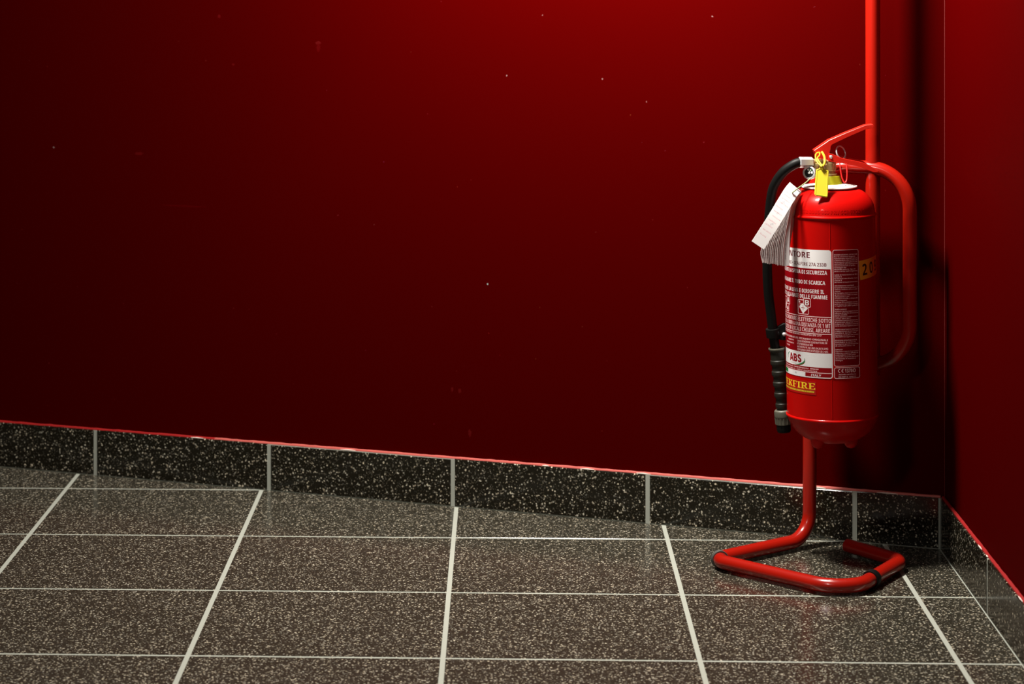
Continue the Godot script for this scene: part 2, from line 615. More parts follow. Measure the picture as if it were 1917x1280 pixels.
func paint_line(parent: Node, start: Vector2, d: Vector2, inwards: Vector2, from: float, to: float, lit_from: float) -> void:
	var u := from
	while u < to:
		var l := minf(rng.randf_range(0.10, 0.34), to - u)
		var path := PackedVector3Array()
		var radii := PackedFloat32Array()
		var n := maxi(int(l / 0.012), 2)
		for i in n + 1:
			path.append(flat(start + d * (u + l * i / n) - inwards * 0.0058, SKIRT_HEIGHT + 0.0002 + rng.randf_range(-0.0003, 0.0003)))
			radii.append(0.0033 + rng.randf_range(-0.0004, 0.0004))
		var s := Shape.new()
		s.tube(path, 0.0033, 8, false, radii)
		part("paint_bead", s, "edge_paint" if u < lit_from else "lit_edge_paint", parent)  # the pinker right-hand stretch has the ledge's light painted in
		u += l
	start += d * from
	var length := to - from
	for i in int(length / 0.3):
		u = rng.randf() * (length - 0.1)
		var flake := Shape.new()
		var l := rng.randf_range(0.012, 0.04)
		flake.tube(PackedVector3Array([flat(start + d * u - inwards * 0.0024, SKIRT_HEIGHT + 0.0004), flat(start + d * (u + l * 0.5) - inwards * 0.0021, SKIRT_HEIGHT + 0.0006), flat(start + d * (u + l) - inwards * 0.0026, SKIRT_HEIGHT + 0.0002)]), 0.0012, 6, false, PackedFloat32Array([0.0006, 0.0015, 0.0005]))
		part("bare_filler", flake, "filler", parent)


func build_skirting() -> void:
	var corner_u := (SKIRT_CORNER - SKIRT_START).dot(ALONG)
	var k := room_corners()
	var left_u: float = (k[0] - SKIRT_START).dot(ALONG)
	var back := Shape.new()
	var at := Transform3D(Basis(flat(ALONG), Vector3.UP, flat(OUT)), flat(SKIRT_START))
	back.extrude(rect(Vector2(left_u + 0.01, 0), Vector2(corner_u + 0.004, SKIRT_HEIGHT - 0.001)), SKIRT_DEPTH - 0.001, 0.0, at.translated_local(Vector3(0, 0, -0.0008)))
	var b := structure("baseboard_back", back, "grout", "low skirting of dark speckled stone tiles along the back wall", "baseboard")
	var joints := []
	var u := corner_u + 0.001
	joints.append(u)
	for i in range(4, -8, -1):
		if i * 0.4 > left_u + 0.02:
			joints.append(i * 0.4)
	joints.reverse()
	skirting_run(b, SKIRT_START, ALONG, OUT, joints)
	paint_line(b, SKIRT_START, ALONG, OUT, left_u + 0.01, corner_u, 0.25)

	var length: float = k[1].distance_to(k[2]) - 0.02
	var right := Shape.new()
	var rt := Transform3D(Basis(-flat(RIGHT_ALONG), Vector3.UP, flat(RIGHT_OUT)), flat(SKIRT_CORNER))
	right.extrude(rect(Vector2(-length, 0), Vector2(0.004, SKIRT_HEIGHT - 0.001)), SKIRT_DEPTH - 0.001, 0.0, rt.translated_local(Vector3(0, 0, -0.0008)))
	var r := structure("baseboard_right", right, "grout", "low skirting of dark speckled stone tiles along the right wall", "baseboard")
	var marks := [-0.0026]
	u = 0.455
	while u < length:
		marks.append(u)
		u += 0.4
	skirting_run(r, SKIRT_CORNER, RIGHT_ALONG, RIGHT_OUT, marks)
	paint_line(r, SKIRT_CORNER, RIGHT_ALONG, RIGHT_OUT, 0.0, length, 99.0)


# ---------------------------------------------------------------- stand

func build_stand() -> void:
	var t := thing("extinguisher_stand", "glossy red tubular floor stand with a bent square foot and loop handle, carrying the extinguisher", "stand")
	var r := 0.0127
	var h := 0.0158
	var pole := Vector2(0.7340, -4.6872)
	var leg := pole + ALONG * 0.1845
	var high := 0.704
	var low := 0.344
	var frame := Shape.new()
	var foot := fillet([Vector3(0.7944, h, -4.6293), Vector3(0.8705, h, -4.5136), Vector3(0.7428, h, -4.3023), Vector3(0.5334, h, -4.5234), flat(pole, h), flat(pole, 0.4)], [0.035, 0.058, 0.033, 0.050, 0.05], 12)
	foot.remove_at(foot.size() - 1)
	var loop := fillet([flat(pole, 0.3), flat(pole, high), flat(leg, high), flat(leg, low), flat(pole + ALONG * 0.012, low)], [0.074], 14)
	foot.append_array(loop)
	frame.tube(foot, r, 24)
	part("frame_tube", frame, "red_paint", t, 60.0)
	var sign_at := pole - OUT * 0.0040 + ALONG * 0.1163
	var rod := Shape.new()
	rod.tube(PackedVector3Array([flat(sign_at, low - 0.02), flat(sign_at, 1.0), flat(sign_at, 2.0)]), 0.0135, 24)
	part("sign_pole", rod, "red_paint", t, 60.0)
	# rubber sleeves that the foot stands on
	for e in [[Vector3(0.5485, h, -4.5285), Vector3(-0.22, 0, -0.97), "sleeve_grey", 0.009], [Vector3(0.7940, h, -4.3870), Vector3(0.5180, 0, -0.8554), "rubber", 0.016]]:
		var s := Shape.new()
		var w: float = e[3] / 2.0
		s.lathe([Vector2(0.0128, -w), Vector2(0.0152, -w), Vector2(0.0157, -w + 0.001), Vector2(0.0157, w - 0.001), Vector2(0.0152, w), Vector2(0.0128, w)], 28, facing(e[0], e[1]), true)
		part("rubber_sleeve", s, e[2], t)
	# the arm on which the extinguisher hangs by its neck
	var arm := Shape.new()
	var hook := Vector3(0.7500, 0.710, -4.5709)
	var root := pole + ALONG * ((Vector2(0.7500, -4.5709) - pole).dot(ALONG))
	arm.tube(PackedVector3Array([flat(root, high), Vector3(hook.x, 0.7055, hook.z - 0.013)]), 0.005, 10)
	part("hanger_arm", arm, "red_paint", t)


# ---------------------------------------------------------------- extinguisher

const BOTTLE_AT := Vector3(0.7574, 0.2160, -4.5709)
const BOTTLE_LEAN := 0.0131
const R := 0.081
const FRONT := -9.4    # the side of the cylinder that faces the camera, degrees


func build_extinguisher() -> void:
	var t := thing("fire_extinguisher", "red fire extinguisher with printed label, black hose and two levers, hung on the stand", "fire extinguisher", BOTTLE_AT)
	t.rotation.z = BOTTLE_LEAN
	var body := Shape.new()
	var outline := [Vector2(0, 0), Vector2(0.02, 0.0006), Vector2(0.036, 0.004), Vector2(0.052, 0.0105), Vector2(0.065, 0.020), Vector2(0.0745, 0.032), Vector2(0.079, 0.042), Vector2(0.0808, 0.0478), Vector2(0.0822, 0.0486), Vector2(0.0830, 0.0502), Vector2(0.0830, 0.0518), Vector2(0.0822, 0.0532), Vector2(0.0811, 0.054), Vector2(0.081, 0.056),
		Vector2(0.081, 0.12), Vector2(0.081, 0.25), Vector2(0.081, 0.407), Vector2(0.0811, 0.4085), Vector2(0.0822, 0.4095), Vector2(0.0828, 0.411), Vector2(0.0824, 0.4128), Vector2(0.0812, 0.4142), Vector2(0.0803, 0.4155), Vector2(0.0800, 0.421), Vector2(0.0785, 0.4285), Vector2(0.0745, 0.4375), Vector2(0.0680, 0.4460), Vector2(0.0590, 0.4528), Vector2(0.0480, 0.4575), Vector2(0.0360, 0.4600), Vector2(0.02, 0.461), Vector2(0, 0.461)]
	body.lathe(outline, 96)
	var can := part("cylinder", body, "bottle_paint", t, 50.0)
	build_label(can)
	build_stickers(can)
	stamp_shoulder(can)
	var ridge := Shape.new()  # thin upright ridge in body paint, below and above the label
	ridge.tube(PackedVector3Array([Vector3(-0.0132, 0.057, R - 0.0017), Vector3(-0.0132, 0.126, R - 0.0017)]), 0.0011, 8)
	part("upright_ridge", ridge, "bottle_paint", can)
	ridge = Shape.new()
	ridge.tube(PackedVector3Array([Vector3(-0.0132, 0.358, R - 0.0017), Vector3(-0.0132, 0.406, R - 0.0017)]), 0.0011, 8)
	part("upright_ridge", ridge, "bottle_paint", can)
	for a in [215.0, 320.0, 90.0]:
		var nub := Shape.new()
		var c := Vector3(-0.031, 0.0, 0.026) if a == 215.0 else Vector3(0.028, 0.0, 0.026) if a == 320.0 else Vector3(0.0, 0.0, -0.038)
		nub.lathe([Vector2(0, 0.014), Vector2(0.013, 0.012), Vector2(0.0125, 0.006), Vector2(0.0105, 0.000), Vector2(0.007, -0.0040), Vector2(0.003, -0.0055), Vector2(0, -0.0057)], 24, Transform3D(Basis(), c))
		part("foot", nub, "bottle_paint", t, 60.0)

	var ring := Shape.new()
	ring.lathe([Vector2(0.0175, 0.4625), Vector2(0.0495, 0.4595), Vector2(0.0498, 0.4606), Vector2(0.0492, 0.4622), Vector2(0.030, 0.4650), Vector2(0.0175, 0.4656)], 64, Transform3D(), true)
	var washer := part("neck_ring", ring, "white_plastic", t, 30.0)
	ring_marks(washer)
	var collar := Shape.new()
	collar.lathe([Vector2(0.010, 0.464), Vector2(0.0218, 0.464), Vector2(0.0216, 0.4665), Vector2(0.0180, 0.4790), Vector2(0.0172, 0.4800), Vector2(0.010, 0.4800)], 40, Transform3D(Basis(), Vector3(0.0012, 0, 0)), true)
	part("collar", collar, "collar", t)
	var valve := Shape.new()
	valve.lathe([Vector2(0, 0.470), Vector2(0.0155, 0.470), Vector2(0.0155, 0.4835), Vector2(0.0125, 0.4845), Vector2(0.0120, 0.4900), Vector2(0.0135, 0.4910), Vector2(0.0135, 0.5040), Vector2(0.0095, 0.5060), Vector2(0.0090, 0.5200), Vector2(0.0040, 0.5215), Vector2(0.0040, 0.5330), Vector2(0, 0.5335)], 32, Transform3D(Basis(), Vector3(-0.001, 0, 0)))
	valve.tube(PackedVector3Array([Vector3(-0.001, 0.5045, 0.004), Vector3(-0.036, 0.5062, 0.021)]), 0.0066, 20)
	valve.lathe([Vector2(0, -0.004), Vector2(0.0045, -0.004), Vector2(0.0045, 0.003), Vector2(0, 0.0035)], 6, facing(Vector3(-0.0275, 0.5005, 0.026), Vector3(-0.2, -0.1, 1)))
	var vb := part("valve", valve, "brass", t)
	var nut := Shape.new()
	nut.lathe([Vector2(0, -0.013), Vector2(0.0086, -0.013), Vector2(0.0098, -0.0115), Vector2(0.0098, 0.0115), Vector2(0.0086, 0.013), Vector2(0, 0.013)], 6, facing(Vector3(-0.0462, 0.5068, 0.0255), Vector3(-0.97, 0.045, 0.24)))
	part("hose_nut", nut, "chrome", t, 20.0)
	# pressure gauge
	var aim := Vector3(-0.52, 0.12, 0.85)
	var gauge := Shape.new()
	var gx := facing(Vector3(-0.0405, 0.4885, 0.0300), aim)
	gauge.lathe([Vector2(0, -0.009), Vector2(0.0095, -0.009), Vector2(0.0115, -0.006), Vector2(0.0120, 0.0), Vector2(0.0116, 0.0022), Vector2(0.0096, 0.0026), Vector2(0.0086, 0.0012), Vector2(0, 0.0012)], 32, gx)
	gauge.tube(PackedVector3Array([gx * Vector3(0, -0.006, 0), Vector3(-0.010, 0.4975, 0.006)]), 0.0042, 12)
	var g := part("gauge", gauge, "chrome", t)
	var face := Shape.new()
	face.lathe([Vector2(0, 0.0012), Vector2(0.0084, 0.0012), Vector2(0.0084, 0.0016), Vector2(0, 0.0016)], 28, gx)
	part("dial", face, "dial", g)
	var wedge := Shape.new()
	var up := gx.basis.inverse() * Vector3.UP
	var turn := atan2(up.z, up.x)
	for e in [[-0.55, 0.0021, "dial_white"], [0.25, 0.0021, "dial_green"], [1.1, 0.0021, "dial_white"]]:
		wedge = Shape.new()
		for i in 6:
			var a0: float = turn + e[0] + i * 0.11
			var a1: float = a0 + 0.11
			var q := [Vector3(cos(a0) * 0.0035, 0.0019, sin(a0) * 0.0035), Vector3(cos(a0) * 0.0072, 0.0019, sin(a0) * 0.0072), Vector3(cos(a1) * 0.0072, 0.0019, sin(a1) * 0.0072), Vector3(cos(a1) * 0.0035, 0.0019, sin(a1) * 0.0035)]
			wedge.quad(gx * q[0], gx * q[1], gx * q[2], gx * q[3])
		part("dial_sector", wedge, e[2], g)
	var needle := Shape.new()
	needle.lathe([Vector2(0, 0.0016), Vector2(0.0022, 0.0016), Vector2(0.0018, 0.003), Vector2(0, 0.0032)], 14, gx)
	needle.tube(PackedVector3Array([gx * Vector3(0, 0.0024, 0), gx * Vector3(cos(turn + 0.6) * 0.0068, 0.0024, sin(turn + 0.6) * 0.0068)]), 0.0006, 6)
	part("needle", needle, "dial_white", g)

	build_levers(t)

	var hose := Shape.new()
	hose.tube(smooth_path([Vector3(-0.0500, 0.5070, 0.0262), Vector3(-0.0590, 0.5065, 0.0270), Vector3(-0.0697, 0.5020, 0.0260), Vector3(-0.0844, 0.4906, 0.0210), Vector3(-0.0962, 0.4733, 0.0130), Vector3(-0.1038, 0.4522, 0.0050), Vector3(-0.1078, 0.4136, -0.0040), Vector3(-0.1101, 0.3653, -0.0120), Vector3(-0.1112, 0.3170, -0.0190), Vector3(-0.1090, 0.2687, -0.0250), Vector3(-0.1045, 0.2300, -0.0290), Vector3(-0.0988, 0.1817, -0.0330), Vector3(-0.0945, 0.1500, -0.0350)]), 0.0088, 18)
	part("hose", hose, "rubber", t, 60.0)
	var clip := Shape.new()
	clip.lathe([Vector2(0.0086, -0.008), Vector2(0.0125, -0.008), Vector2(0.0130, -0.007), Vector2(0.0130, 0.007), Vector2(0.0125, 0.008), Vector2(0.0086, 0.008)], 24, facing(Vector3(-0.1003, 0.1935, -0.0322), Vector3(-0.12, 0.99, 0.08)), true)
	clip.extrude(PackedVector2Array([Vector2(-0.004, -0.013), Vector2(0.010, -0.016), Vector2(0.020, -0.015), Vector2(0.021, 0.014), Vector2(0.010, 0.015), Vector2(-0.002, 0.008)]), 0.011, 0.001, Transform3D(Basis(), Vector3(-0.0920, 0.1960, -0.0265)))
	var c := part("hose_clip", clip, "rubber", t)
	var glint := Shape.new()
	glint.lathe([Vector2(0, 0.004), Vector2(0.0020, 0.0035), Vector2(0.0034, 0.002), Vector2(0.0036, 0), Vector2(0, 0)], 14, facing(Vector3(-0.0815, 0.1915, -0.0235), Vector3(-0.35, 0.5, 0.8)))  # small bright stud added to stand for the glint on the clip
	part("clip_glint", glint, "chrome", c)
	# ribbed nozzle
	var top := Vector3(-0.0935, 0.1640, -0.0352)
	var tip := Vector3(-0.0822, 0.0115, -0.0352)
	var along := (tip - top).normalized()
	var grip := [Vector2(0.0088, -0.001), Vector2(0.0142, -0.001), Vector2(0.0150, 0.001), Vector2(0.0148, 0.003), Vector2(0.0130, 0.005), Vector2(0.0128, 0.018)]
	for i in 5:
		var y := 0.024 + i * 0.0196
		var w := 0.0138 - i * 0.00062
		grip.append_array([Vector2(w - 0.0012, y - 0.004), Vector2(w, y - 0.0025), Vector2(w + 0.0002, y + 0.003), Vector2(w - 0.0008, y + 0.0052), Vector2(w - 0.0022, y + 0.0066)])
	grip.append_array([Vector2(0.0095, 0.112), Vector2(0, 0.112)])
	grip.push_front(Vector2(0, -0.001))
	var horn := Shape.new()
	horn.lathe(grip, 28, facing(top, along))
	var grip_part := part("nozzle_grip", horn, "horn_black", t, 30.0)
	var rim := Shape.new()
	rim.lathe([Vector2(0.0128, -0.0018), Vector2(0.0148, -0.0018), Vector2(0.0154, -0.0002), Vector2(0.0150, 0.0014), Vector2(0.0128, 0.0014)], 28, facing(top, along), true)
	part("grip_rim", rim, "horn_grey", grip_part)
	var cap := Shape.new()
	var ct := facing(top + along * 0.112, along)
	cap.lathe([Vector2(0, -0.001), Vector2(0.0125, -0.001), Vector2(0.0144, 0.001), Vector2(0.0150, 0.004), Vector2(0.0150, 0.011), Vector2(0.0142, 0.0125), Vector2(0.0138, 0.0250), Vector2(0.0128, 0.0262), Vector2(0, 0.0262)], 28, ct)
	var cap_part := part("nozzle_cap", cap, "horn_grey", t, 30.0)
	for i in 14:
		var rib := Shape.new()
		var a := TAU * i / 14
		rib.tube(PackedVector3Array([ct * Vector3(cos(a) * 0.0140, 0.013, sin(a) * 0.0140), ct * Vector3(cos(a) * 0.0136, 0.0248, sin(a) * 0.0136)]), 0.0012, 6)
		part("grip_rib", rib, "horn_grey", cap_part)
	var mouth := Shape.new()
	mouth.lathe([Vector2(0, 0.025), Vector2(0.0130, 0.025), Vector2(0.0130, 0.0360), Vector2(0.0112, 0.0400), Vector2(0.0070, 0.0410), Vector2(0.0060, 0.034), Vector2(0, 0.034)], 28, ct)
	part("nozzle_tip", mouth, "rubber", t, 30.0)


func build_levers(t: Node) -> void:
	var z := 0.0115
	var plate := PackedVector2Array([Vector2(-0.0282, 0.5268), Vector2(-0.0222, 0.5110), Vector2(-0.0040, 0.5060), Vector2(0.0018, 0.5340), Vector2(0.0045, 0.5372), Vector2(0.0300, 0.5490), Vector2(0.0640, 0.5632), Vector2(0.0790, 0.5662), Vector2(0.0796, 0.5700), Vector2(0.0780, 0.5722), Vector2(0.0640, 0.5706), Vector2(0.0300, 0.5577), Vector2(-0.0006, 0.5450)])
	var upper := Shape.new()
	upper.extrude(plate, 0.0016, 0.0004, Transform3D(Basis(), Vector3(0, 0, z)))
	upper.extrude(plate, 0.0016, 0.0004, Transform3D(Basis(), Vector3(0, 0, -z + 0.0016)))
	var web := PackedVector2Array([Vector2(-0.0282, 0.5268), Vector2(-0.0006, 0.5450), Vector2(0.0300, 0.5577), Vector2(0.0640, 0.5706), Vector2(0.0780, 0.5722), Vector2(0.0778, 0.5702), Vector2(0.0645, 0.5688), Vector2(0.0306, 0.5560), Vector2(0.0002, 0.5433), Vector2(-0.0272, 0.5252)])
	upper.extrude(web, 2.0 * z - 0.0004, 0.0003, Transform3D(Basis(), Vector3(0, 0, z - 0.0002)))
	part("upper_lever", upper, "lever_paint", t, 25.0)
	var low := PackedVector2Array([Vector2(-0.0035, 0.5070), Vector2(-0.0019, 0.5214), Vector2(0.0060, 0.5190), Vector2(0.0202, 0.5128), Vector2(0.0360, 0.5090), Vector2(0.0490, 0.5063), Vector2(0.0620, 0.5028), Vector2(0.0740, 0.4962), Vector2(0.0850, 0.4893), Vector2(0.0858, 0.4862), Vector2(0.0776, 0.4862), Vector2(0.0652, 0.4916), Vector2(0.0489, 0.4972), Vector2(0.0248, 0.5022)])
	var lower := Shape.new()
	lower.extrude(low, 0.0016, 0.0004, Transform3D(Basis(), Vector3(0, 0, z + 0.001)))
	var far := PackedVector2Array()
	for p in low:
		far.append(p + Vector2(0.001, 0.0018 if p.y > 0.4965 and p.x > 0.01 else 0.0))
	lower.extrude(far, 0.0016, 0.0004, Transform3D(Basis(), Vector3(0, 0, -z)))
	var bed := PackedVector2Array([Vector2(-0.0035, 0.5070), Vector2(0.0248, 0.5022), Vector2(0.0489, 0.4972), Vector2(0.0652, 0.4916), Vector2(0.0776, 0.4862), Vector2(0.0776, 0.4878), Vector2(0.0656, 0.4932), Vector2(0.0493, 0.4988), Vector2(0.0250, 0.5040), Vector2(-0.0033, 0.5088)])
	lower.extrude(bed, 2.0 * z + 0.0006, 0.0003, Transform3D(Basis(), Vector3(0, 0, z + 0.0008)))
	part("lower_lever", lower, "lever_paint", t, 25.0)
	var rivet := Shape.new()
	rivet.lathe([Vector2(0, -0.0125), Vector2(0.003, -0.0125), Vector2(0.003, 0.0125), Vector2(0.0018, 0.0138), Vector2(0, 0.0142)], 16, facing(Vector3(0.0015, 0.5150, 0.0), Vector3(0, 0, 1)))
	part("pivot_pin", rivet, "chrome", t)
	var ring := Shape.new()
	var rx := facing(Vector3(0.0212, 0.5215, 0.002), Vector3(0.62, 0.30, 0.72))
	var path := PackedVector3Array()
	for i in 36:
		path.append(rx * Vector3(cos(TAU * i / 36) * 0.0118, 0, sin(TAU * i / 36) * 0.0118))
	ring.tube(path, 0.0014, 10, true)
	part("safety_pin_ring", ring, "chrome", t, 60.0)
	var loop := Shape.new()
	loop.tube(smooth_path([Vector3(0.0172, 0.5035, 0.0130), Vector3(0.0172, 0.4930, 0.0190), Vector3(0.0186, 0.4790, 0.0250), Vector3(0.0225, 0.4705, 0.0280), Vector3(0.0268, 0.4740, 0.0260), Vector3(0.0288, 0.4880, 0.0200), Vector3(0.0290, 0.5020, 0.0130)]), 0.0013, 10)
	part("seal_loop", loop, "red_plastic", t, 60.0)


# ---------------------------------------------------------------- printing

var caps := {}


func font_of(kind: String) -> SystemFont:
	var f := SystemFont.new()
	f.font_names = PackedStringArray(["Droid Serif" if kind.begins_with("serif") else "Droid Sans"])
	f.font_weight = 700 if kind.ends_with("bold") else 400
	return f


func text_mesh(words: String, kind: String) -> TextMesh:
	var tm := TextMesh.new()
	tm.font = font_of(kind)
	tm.font_size = 48
	tm.pixel_size = 0.01
	tm.depth = 0.0
	tm.curve_step = 2.0
	tm.text = words
	return tm


func cap_height(kind: String) -> float:
	if not caps.has(kind):
		caps[kind] = text_mesh("H", kind).get_aabb().size.y
	return caps[kind]


# prints words into an image that has «scale» pixels per millimetre; x, y in millimetres from its upper left, y the baseline
func print_text(im: Image, scale: float, words: String, x: float, y: float, cap: float, ink: Color, kind := "sans_bold", width := 0.0, anchor := "left", slant := 0.0) -> void:
	if words.strip_edges() == "":
		return
	var tm := text_mesh(words, kind)
	var arrays := tm.get_mesh_arrays()
	var pts: PackedVector3Array = arrays[Mesh.ARRAY_VERTEX]
	var idx: PackedInt32Array = arrays[Mesh.ARRAY_INDEX] if arrays[Mesh.ARRAY_INDEX] != null else PackedInt32Array(range(pts.size()))
	var box := tm.get_aabb()
	var base := text_base(words, kind, box)
	var sy := cap / cap_height(kind)
	var sx := sy if width <= 0.0 else width / box.size.x
	var left := x
	if anchor == "right":
		left = x - box.size.x * sx
	elif anchor == "centre":
		left = x - box.size.x * sx / 2.0
	var w := im.get_width()
	var h := im.get_height()
	for i in range(0, idx.size(), 3):
		var q := PackedVector2Array()
		for k in 3:
			var p := pts[idx[i + k]]
			var up := (p.y - base) * sy
			q.append(Vector2(left + (p.x - box.position.x) * sx + up * slant, y - up) * scale)
		var lo := int(floor(minf(q[0].y, minf(q[1].y, q[2].y))))
		var hi := int(ceil(maxf(q[0].y, maxf(q[1].y, q[2].y))))
		for row in range(maxi(lo, 0), mini(hi + 1, h)):
			var yy := row + 0.5
			var x0 := 1e9
			var x1 := -1e9
			for k in 3:
				var a := q[k]
				var b := q[(k + 1) % 3]
				if (a.y <= yy) != (b.y <= yy):
					var xx := a.x + (yy - a.y) / (b.y - a.y) * (b.x - a.x)
					x0 = minf(x0, xx)
					x1 = maxf(x1, xx)
			if x1 >= x0:
				var from := maxi(int(round(x0)), 0)
				var to := mini(int(round(x1)), w)
				if to > from:
					im.fill_rect(Rect2i(from, row, to - from, 1), ink)


# where the baseline lies in a text mesh: the foot of an «H» set together with the words
func text_base(words: String, kind: String, box: AABB) -> float:
	for c in words:
		if "gjpqy,;QJ()/&".contains(c):
			var tall := text_mesh("H" + words, kind).get_mesh_arrays()
			var pts: PackedVector3Array = tall[Mesh.ARRAY_VERTEX]
			var left := 1e9
			for p in pts:
				left = minf(left, p.x)
			var low := 1e9
			for p in pts:
				if p.x < left + 0.03:
					low = minf(low, p.y)
			return low
	return box.position.y + (0.006 if words.length() > 1 else 0.0)


func box_mm(im: Image, scale: float, x0: float, y0: float, x1: float, y1: float, ink: Color) -> void:
	im.fill_rect(Rect2i(int(x0 * scale), int(y0 * scale), int((x1 - x0) * scale), int((y1 - y0) * scale)), ink)


func round_frame(im: Image, scale: float, x0: float, y0: float, x1: float, y1: float, radius: float, line: float, ink: Color, fill: Variant = null) -> void:
	var mid := Vector2(x0 + x1, y0 + y1) / 2.0
	var half := Vector2(x1 - x0, y1 - y0) / 2.0 - Vector2(radius, radius)
	for y in range(maxi(int(y0 * scale), 0), mini(int(y1 * scale) + 1, im.get_height())):
		for x in range(maxi(int(x0 * scale), 0), mini(int(x1 * scale) + 1, im.get_width())):
			var q := ((Vector2(x + 0.5, y + 0.5) / scale - mid).abs() - half)
			var d := Vector2(maxf(q.x, 0), maxf(q.y, 0)).length() + minf(maxf(q.x, q.y), 0.0) - radius
			if d <= 0.0:
				if d > -line:
					im.set_pixel(x, y, ink)
				elif fill != null:
					im.set_pixel(x, y, fill)


func poly_mm(im: Image, scale: float, outline: Array, ink: Color) -> void:
	var pts := PackedVector2Array()
	for p in outline:
		pts.append(p * scale)
	var lo := pts[0]
	var hi := pts[0]
	for p in pts:
		lo = lo.min(p)
		hi = hi.max(p)
	for y in range(maxi(int(lo.y), 0), mini(int(hi.y) + 1, im.get_height())):
		for x in range(maxi(int(lo.x), 0), mini(int(hi.x) + 1, im.get_width())):
			if Geometry2D.is_point_in_polygon(Vector2(x + 0.5, y + 0.5), pts):
				im.set_pixel(x, y, ink)


func arc_mm(im: Image, scale: float, centre: Vector2, rx: float, ry: float, from: float, to: float, thick: float, ink: Color) -> void:
	for i in 160:
		var a := deg_to_rad(lerpf(from, to, i / 159.0))
		var fade := sin(PI * i / 159.0)
		var p := (centre + Vector2(cos(a) * rx, sin(a) * ry)) * scale
		var r := maxf(thick * fade * scale, 0.8)
		im.fill_rect(Rect2i(int(p.x - r / 2), int(p.y - r / 2), int(ceil(r)), int(ceil(r))), ink)


# a sheet wrapped round the cylinder from one angle to another (degrees, 0 faces the camera, positive to the right)
func wrapped(from: float, to: float, low: float, high: float, radius: float, tilt := 0.0) -> Shape:
	var s := Shape.new()
	var rows := []
	var steps := maxi(int(absf(to - from) / 3.0), 4)
	for i in 5:
		var y := lerpf(high, low, i / 4.0)
		var line := PackedVector3Array()
		for j in steps + 1:
			var part_way := float(j) / steps
			var a := deg_to_rad(FRONT + lerpf(from, to, part_way) + tilt * (y - (low + high) / 2.0) * -700.0)
			line.append(Vector3(sin(a) * radius, y + tilt * (part_way - 0.5) * deg_to_rad(to - from) * radius, cos(a) * radius))
		rows.append(line)
	s.sheet(rows, 0.0003)
	return s


func printed(im: Image, rough := 0.3) -> StandardMaterial3D:
	var m := plain(Color.WHITE, rough)
	m.albedo_texture = ImageTexture.create_from_image(im)
	m.texture_repeat = false
	return m


